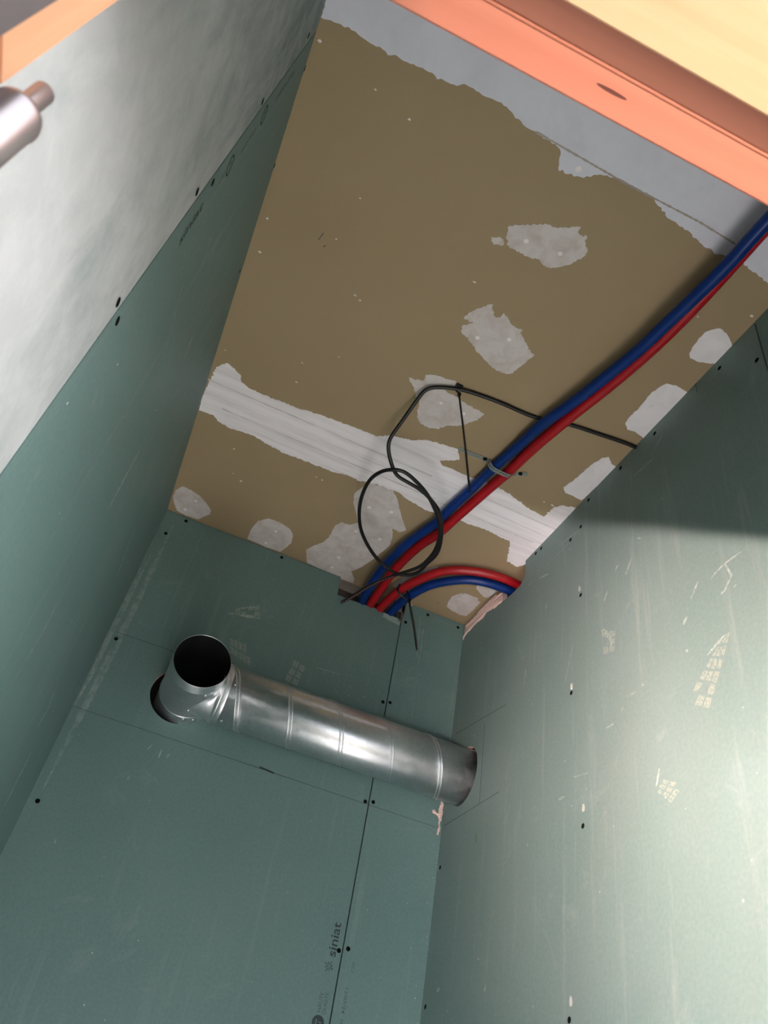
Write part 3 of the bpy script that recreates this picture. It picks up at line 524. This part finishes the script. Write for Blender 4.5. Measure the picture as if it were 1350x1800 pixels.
# scattered specks
def specks(plane, wl, n, u0, u1, v0, v1, seed):
    r = random.Random(seed); vs = []; fs = []; fn = PLANE[plane]
    for i in range(n):
        u = r.uniform(u0, u1); v = r.uniform(v0, v1); s = r.uniform(.0004, .0012); st = r.uniform(.8, 2.2); b = len(vs)
        for k in range(6): vs.append(fn(u + s * math.cos(k * math.pi / 3), v + s * st * math.sin(k * math.pi / 3), .0001))
        vs.append(fn(u, v, .0008))
        for k in range(6): fs.append((b + k, b + (k + 1) % 6, b + 6))
    o = build('plaster_speck', vs, fs, CRUMB, wl); o['kind'] = 'stuff'
specks('right', wall_right, 60, -1.1, -.03, 1.4, 2.70, 2); specks('back', wall_back, 40, .02, .89, 1.4, 2.6, 3); specks('left', wall_left, 30, -1.25, -.02, 1.6, 2.7, 4)
specks('right', wall_right, 26, -.008, -.001, 1.6, 2.70, 7); specks('back', wall_back, 30, .882, .898, 1.55, 2.70, 8); specks('back', wall_back, 20, .60, .72, 2.30, 2.7, 9)

# torn gypsum at the pipe hole and crumbling filler in the corner
torn_outer = ragged(TORN, .004, .0016, 8)
fnr = PLANE['right']
def lumpy(name, plane, poly, mat, parent, seed, rise):
    r = random.Random(seed); fn = PLANE[plane]
    tri = tessellate_polygon([[Vector((p[0], p[1], 0)) for p in poly]])
    bm = bmesh.new(); vs = [bm.verts.new(fn(p[0], p[1], .0002)) for p in poly]
    for t in tri:
        try: bm.faces.new([vs[i] for i in t])
        except ValueError: pass
    bmesh.ops.subdivide_edges(bm, edges=bm.edges[:], cuts=2, use_grid_fill=True)
    base = set(v for e in bm.edges if e.is_boundary for v in e.verts)
    nrm = Vector(fn(0, 0, 1)) - Vector(fn(0, 0, 0))
    for v in bm.verts:
        if v not in base: v.co += nrm * r.uniform(.2, 1) * rise
    bmesh.ops.recalc_face_normals(bm, faces=bm.faces)
    me = bpy.data.meshes.new(name); bm.to_mesh(me); bm.free(); me.materials.append(mat); return link(name, me, parent)
lumpy('torn_gypsum', 'right', torn_outer, LUMP, wall_right, 3, .004)
lumpy('filler_crumb', 'back', ragged(LUMP_POLY, .004, .0012, 4), LUMP, wall_back, 5, .004)
slab('torn_paper', 'back', [ragged([(.655, 2.7255), (.7, 2.7245), (.7065, 2.714), (.704, 2.703), (.668, 2.708), (.652, 2.711)], .005, .0006, 6)], .0001, .0008, plain('torn_board_paper', (.34, .44, .41), .8), wall_back)
slab('filler_fleck', 'back', [ragged([(.7175, 2.788), (.735, 2.787), (.7335, 2.783), (.72, 2.7845)], .004, .0006, 6)], .0001, .0008, LUMP, wall_back)

# ------------------------------------------------------------------ printed marks on the boards
def text_mesh(body, bold=0.0):
    cu = bpy.data.curves.new('text', 'FONT'); cu.body = body; cu.size = 1.0; cu.offset = bold; cu.resolution_u = 4
    ob = bpy.data.objects.new('text', cu); COL.objects.link(ob)
    dg = bpy.context.evaluated_depsgraph_get(); dg.update()
    me = bpy.data.meshes.new_from_object(ob.evaluated_get(dg))
    bpy.data.objects.remove(ob); bpy.data.curves.remove(cu)
    xs = [v.co.x for v in me.vertices]; ys = [v.co.y for v in me.vertices]
    return me, min(xs), max(xs), min(ys), max(ys)
def printed(body, plane, origin, along, height, length, mat, parent, bold=0.0, mirror=False, off=.00035):
    """lettering printed flat on a board: origin = baseline start, along = unit direction of reading"""
    me, x0, x1, y0, y1 = text_mesh(body, bold)
    a = Vector(along).normalized(); up = Vector((-a.y, a.x)) * (-1 if mirror else 1); fn = PLANE[plane]
    for v in me.vertices:
        p = Vector(origin) + a * ((v.co.x - x0) / (x1 - x0) * length) + up * (v.co.y / max(y1, 1e-6) * height)
        v.co = fn(p.x, p.y, off)
    me.materials.clear(); me.materials.append(mat); return link('printed_text', me, parent)
printed('siniat', 'back', (.6952, 1.866), (0, 1), .0168, .065, INK, wall_back, .012)
rays = []
for k in range(8):
    a = math.radians(20 + 45 * k); c = Vector((.6853, 1.8475)); d = Vector((math.cos(a), math.sin(a))); n = Vector((-d.y, d.x))
    L = .0105 if k % 2 else .0085
    rays.append([tuple(c + d * .0025 + n * .0009), tuple(c + d * .0025 - n * .0009), tuple(c + d * L - n * .0015), tuple(c + d * L + n * .0015)])
vs = []; fs = []
for q in rays:
    b = len(vs); vs += [PLANE['back'](p[0], p[1], .00035) for p in q]; fs.append((b, b + 1, b + 2, b + 3))
build('printed_star', vs, fs, INK_FAINT, wall_back)
printed('HAUTE', 'back', (.6855, 1.7655), (0, 1), .0072, .034, INK_FAINT, wall_back, .005)
printed('DURETE', 'back', (.6965, 1.7645), (0, 1), .0072, .037, INK_FAINT, wall_back, .005)
slab('printed_disc', 'back', [circle(.6845, 1.7485, .0125, 32)], .00005, .0003, INK, wall_back)
printed('T', 'back', (.6905, 1.7445), (0, 1), .0115, .009, TEAL, wall_back, .02, off=.0005)
printed('CTD', 'back', (.7405, 1.8475), (0, 1), .0062, .0195, INK_FAINT, wall_back)
printed('12/07/24  10:07', 'back', (.7285, 1.8185), (0, -1), .0068, .082, INK_FAINT, wall_back, .006)
printed('siniat', 'left', (-1.2190, 2.188), (-.10, 1), .013, .073, INK, wall_left, .02, mirror=False)
printed('HAUTE DURETE', 'left', (-1.2225, 2.41), (-.06, 1), .008, .066, INK_FAINT, wall_left, .01)
printed('12/07/24 10:06', 'left', (-1.2265, 2.575), (-.05, 1), .009, .10, INK, wall_left, .01)
printed('CTD', 'left', (-1.2265, 2.318), (-.1, 1), .008, .022, INK_FAINT, wall_left)
for u, v in (TXT_LEFT['o1'], TXT_LEFT['o2']):
    slab('printed_ring', 'left', [circle(u, v, .0135, 32), circle(u, v, .0105, 32)[::-1]], .00005, .0003, INK, wall_left)
    printed('T', 'left', (u + .006, v - .005), (0, 1), .011, .009, INK, wall_left, .02)

# ------------------------------------------------------------------ door frame
frame = tag(empty('door_frame', (.45, -1.65, ZF)), 'bare pine door frame with a rebated head crossing above the camera', 'door frame')
HZ0, HS = 1.867, 1.852          # underside of the rebate, underside of the stop
JX, SX = .060, .070             # faces of the jamb rebate and of its stop
box('head', (-.025, -1.700, HZ0), (.925, YF, HZ0 + .043), PINE_X, frame, .0010)
box('head_stop', (JX, -1.700, HS), (W - JX, -1.645, HZ0 + .001), PINE_STOP, frame, .0008)
tube('shadow_edge_bead', [Vector((JX, -1.6288, HZ0 + .0002)), Vector((.45, -1.6288, HZ0 + .0002)), Vector((W - JX, -1.6288, HZ0 + .0002))], .0011, PINE_X, frame, 10)  # bead added for the light line at the stop's shadow edge
HZ = 1.6660
box('jamb', (-.025, -1.700, HZ), (JX, YF, HZ0), PINE_Z, frame, .0008)
box('jamb', (-.025, -1.700, ZF), (JX - .003, YF, HZ), PINE_Z, frame)
box('jamb_stop', (JX, -1.700, ZF), (SX, -1.633, HS), STOP_GREY, frame, .0008)
box('jamb', (W - JX, -1.700, ZF), (.925, YF, HZ0), PINE_Z, frame, .0008)
box('jamb_stop', (W - SX, -1.700, ZF), (W - JX, -1.645, HS), PINE_Z, frame, .0008)
kn = []
for k in range(16):
    t = 2 * math.pi * k / 16; kn.append((.2377 + .0080 * math.cos(t), -1.6209 + .0008 * math.sin(t), HZ0 - .0002))
build('knot', kn + [(x, y, HZ0 + .0005) for x, y, z in kn], [tuple(range(16))] + [(i, (i + 1) % 16, 16 + (i + 1) % 16, 16 + i) for i in range(16)], KNOT, frame)
hx, hy, hz, pl = HINGE_AT
hinge = lathe('hinge', [(0, .0005), (0, .0047), (-.0010, .0061), (-.003, .0065), (-.0040, .0061), (-.050, .0061), (-.0512, .0052), (-.0512, .0005)],
              lambda s, a, b: (hx + a, hy + b, hz + s), HINGE, frame, 32)
hinge['label'] = 'brushed metal hinge barrel with its pin pointing up'
lathe('hinge_pin', [(-.002, .0028), (pl - .0010, .0028), (pl, .0021), (pl + .0002, .0002)], lambda s, a, b: (hx + a, hy + b, hz + s), HINGE, hinge, 24)
box('hinge_leaf', (JX - .003, -1.632, HZ - .075), (JX - .0008, YF - .001, HZ), LEAF, hinge)
box('hinge_knuckle', (JX - .002, min(hy, YF) - .006, hz - .048), (hx, hy + .002, hz - .012), LEAF, hinge)

# ------------------------------------------------------------------ ventilation duct
DY, DZ, DR = -.088, 2.293, .0668
duct = tag(empty('ventilation_duct', (.55, DY, DZ)), 'galvanised spiral duct with an open tee, running into the lit wall', 'duct')
ax = lambda s, a, b: (s, DY + a, DZ + b)
body = lathe('spiral_pipe', [(.285, DR - .001), (.285, DR), (1.0, DR), (1.0, DR - .001)], ax, GALV_PIPE, duct, 96, close=True)
for off in (-.0038, .0038):
    pts = []
    for i in range(6 * 48):
        th = 2 * math.pi * i / 48
        x = .299 + off - .124 + .124 * th / (2 * math.pi)
        if .287 < x < .99: pts.append(Vector((x, DY + DR * math.cos(th + math.radians(140)), DZ + DR * math.sin(th + math.radians(140)))))
    tube('spiral_seam', pts, .0019, GALV, body, 6)
TX, TZ, TR = .2205, 2.2935, .0620
ay = lambda s, a, b: (TX + a, s, TZ + b)
tee = lathe('tee_body', [(.085, TR), (-.166, TR), (-.168, TR + .0016), (-.171, TR + .0016), (-.173, TR), (-.2, TR), (-.2008, TR - .0005), (-.2, TR - .001)], ay, GALV, duct, 72)
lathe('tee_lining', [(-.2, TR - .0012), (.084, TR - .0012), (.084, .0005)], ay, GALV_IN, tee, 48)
lathe('tee_bead', [(-.036, TR + .0002), (-.0375, TR + .0016), (-.0405, TR + .0016), (-.042, TR + .0002)], ay, GALV, tee, 72)
ab = lambda s, a, b: (s, DY + a, DZ + b)
coll = lathe('branch_collar', [(.2795, .0650), (.282, .0668), (.286, .0690), (.2885, .0690), (.290, .0672), (.300, .0670)], ab, GALV, duct, 72)
# flared saddle between the tee and the collar
vs = []; fs = []; n = 64; rings = 10
for j in range(rings):
    t = j / (rings - 1)
    for k in range(n):
        th = 2 * math.pi * k / n; cy, cz_ = math.cos(th), math.sin(th)
        r0 = .0600 + .020 * (1 - t) ** 2.5
        y = DY + (r0 + .006 * t) * cy; z = DZ + (.0598 + .006 * t) * cz_
        dz = max(-TR * .99, min(TR * .99, DZ + .0598 * cz_ - TZ)); xs = TX + math.sqrt(TR * TR - dz * dz) + .0004
        vs.append((xs + (max(.2815, xs) - xs) * t, y, z))
for j in range(rings - 1):
    for k in range(n):
        k2 = (k + 1) % n; fs.append((j * n + k, j * n + k2, (j + 1) * n + k2, (j + 1) * n + k))
build('saddle', vs, fs, GALV, tee, smooth=True)
def rivet(P, parent, nrm):
    nrm = Vector(nrm).normalized(); a = nrm.orthogonal().normalized(); b = nrm.cross(a); vs = []; fs = []
    for r, o in ((.0026, -.0005), (.0024, .0008), (.0015, .0016), (.0006, .0013)):
        for k in range(10): vs.append(Vector(P) + (a * math.cos(k * math.pi / 5) + b * math.sin(k * math.pi / 5)) * r + nrm * o)
    for i in range(3):
        for k in range(10): fs.append((i * 10 + k, i * 10 + (k + 1) % 10, (i + 1) * 10 + (k + 1) % 10, (i + 1) * 10 + k))
    fs.append(tuple(range(30, 40))); build('rivet', vs, fs, RIVET, parent, smooth=True)
for P in RIVETS_TEE: rivet(P, tee, (P[0] - TX, 0, P[2] - TZ))
for P in RIVETS_PIPE: rivet(P, coll, (0, P[1] - DY, P[2] - DZ))

# ------------------------------------------------------------------ heating pipes in ribbed sheaths
PR = .0122
def pipe(name, key, mat, label):
    pts = list(PIPES[key])
    if key.endswith('main'):                     # the long pair goes on through the wall above the door
        x, y, z = pts[-1]; pts += [(x + .004, -1.52, z - .002), (x + .006, -1.66, z - .003)]
    P = smooth_path(spline(pts, .002), 30)
    o = tube(name, P, lambda i: PR * (1.0 if i % 2 else .935), mat, None, 18)
    return tag(o, label, 'pipe')
pipe('blue_pipe', 'blue_main', BLUE, 'long blue ribbed pipe crossing the ceiling to the wooden beam')
pipe('red_pipe', 'red_main', RED, 'long red ribbed pipe running beside the blue one across the ceiling')
pipe('red_pipe', 'red_low', RED, 'short red pipe arching from the notch into the right wall')
pipe('blue_pipe', 'blue_low', BLUE, 'short blue pipe arching under the red one into the right wall')

# black cable hanging in a loop
P = smooth_path(spline(CABLE, .004), 6)
cable = tag(tube('black_cable', P, .0043, CABLE_BLACK, None, 12), 'black electric cable hanging from the ceiling in a loop', 'cable')
L = len(P); fr = frames(P)
vs = []; fs = []
for i in range(L - 58, L - 2):
    if i % 3 == 2: continue
    for q in (i, i + 1):
        t = fr[q][0]; d = Vector((.12, -.72, -.68)); d = (d - t * d.dot(t)).normalized(); s = t.cross(d)
        for w in (-1, 1): vs.append(P[q] + (d * .97 + s * (.26 * w + .1)).normalized() * .00455)
    b = len(vs) - 4; fs.append((b, b + 1, b + 3, b + 2))
build('printed_dashes', vs, fs, CABLE_PRINT, cable)
t = (P[-1] - P[-3]).normalized()
tube('cable_core', [P[-1] - t * .001, P[-1] + t * .003, P[-1] + t * .006], .0022, CORE_BLUE, cable, 10)

# cable ties
def flat_strip(P, w, th, side):
    v = []; f = []; n = len(P)
    for i, p in enumerate(P):
        t = (P[min(i + 1, n - 1)] - P[max(i - 1, 0)]).normalized(); s = Vector(side); s = (s - t * s.dot(t)).normalized(); m = t.cross(s)
        ww = w(i / (n - 1)) if callable(w) else w
        v += [p + s * ww / 2 + m * th / 2, p - s * ww / 2 + m * th / 2, p - s * ww / 2 - m * th / 2, p + s * ww / 2 - m * th / 2]
    for i in range(n - 1):
        for k in range(4): f.append((i * 4 + k, i * 4 + (k + 1) % 4, i * 4 + 4 + (k + 1) % 4, i * 4 + 4 + k))
    f += [(3, 2, 1, 0), tuple(n * 4 - 4 + k for k in range(4))]
    return v, f
a0, a1, a2 = [Vector(p) for p in TIE1]
tie = tag(empty('cable_tie', (a0.x, a0.y, H)), 'black cable tie on the ceiling with a long tail hanging straight down', 'cable tie')
box('mount', (a0.x - .008, a0.y - .008, H - .007), (a0.x + .008, a0.y + .007, H), TIE, tie, .0015)
loopP = [Vector((a0.x + .0015, a0.y + .002 + .0062 * math.cos(t), H - .0085 + .0062 * math.sin(t))) for t in [k * 2 * math.pi / 24 for k in range(25)]]
v, f = flat_strip(loopP, .005, .0014, (1, 0, 0)); build('strap_loop', v, f, TIE, tie)
box('lock_head', (a1.x - .0036, a1.y - .0036, a1.z - .003), (a1.x + .0036, a1.y + .0036, a1.z + .005), TIE, tie, .001)
v, f = flat_strip(spline([a1, a1.lerp(a2, .5) + Vector((.001, 0, 0)), a2], .012), lambda s: .0048 if s < .9 else .0048 * (1.05 - s) * 6.6, .0013, (1, .3, 0)); build('tail', v, f, TIE, tie)
q = [Vector(p) for p in TIE2]
tie2 = tag(empty('cable_tie', tuple(q[3])), 'black cable tie around the short arched pipes, tail hanging down the wall', 'cable tie')
v, f = tube_geo(spline([q[0] + Vector((0, .003, .0)), q[0], q[1], q[2], q[3]], .003), .0029, 8); build('strap_loop', v, f, TIE, tie2, smooth=True)
back_ = [q[3], q[3] + Vector((.0, .004, .018)), q[0] + Vector((.016, .012, .009)), q[0] + Vector((0, .003, 0))]
v, f = tube_geo(spline(back_, .003), .0020, 8); build('strap_loop', v, f, TIE, tie2, smooth=True)
box('lock_head', tuple(q[3] - Vector((.004, .004, .004))), tuple(q[3] + Vector((.004, .004, .004))), TIE, tie2, .001)
v, f = flat_strip(spline([q[3], q[3].lerp(q[4], .5) + Vector((.002, 0, 0)), q[4]], .010), lambda s: .0068 if s < .9 else .0068 * (1.05 - s) * 6.6, .0020, (1, .4, 0)); build('tail', v, f, TIE, tie2)

# perforated fixing band over the long pipes
SP = spline(STRAP, .0030)
band = tag(empty('fixing_band', STRAP[0]), 'perforated zinc fixing band holding the blue and red pipes to the ceiling', 'bracket')
v = []; f = []
side = (Vector(PIPES['blue_main'][11]) - Vector(PIPES['blue_main'][8])).normalized()
offs = (-.0058, -.0024, .0024, .0058); n = len(SP)
fr_m = []
for i, p in enumerate(SP):
    t = (SP[min(i + 1, n - 1)] - SP[max(i - 1, 0)]).normalized(); s = (side - t * side.dot(t)).normalized(); m = s.cross(t)
    if m.z > 0: m = -m
    for lay in (0, 1):
        for o in offs: v.append(p + s * o + m * (.0012 * lay))
for i in range(n - 1):
    b0, b1 = i * 8, (i + 1) * 8
    for c in range(3):
        if c == 1 and i % 2 == 1: continue
        for l in (0, 4): f.append((b0 + l + c, b0 + l + c + 1, b1 + l + c + 1, b1 + l + c))
    for c in (0, 3): f.append((b0 + c, b1 + c, b1 + 4 + c, b0 + 4 + c))
build('perforated_strip', v, f, STEEL_BAND, band)
for P in STRAP_SCREWS:
    lathe('screw', [(0, .0052), (.0012, .0050), (.0022, .0034), (.0010, .0014), (.0008, .0002)], lambda s, a, b, P=P: (P[0] + a, P[1] + b, P[2] - s), BLACK, band, 14)
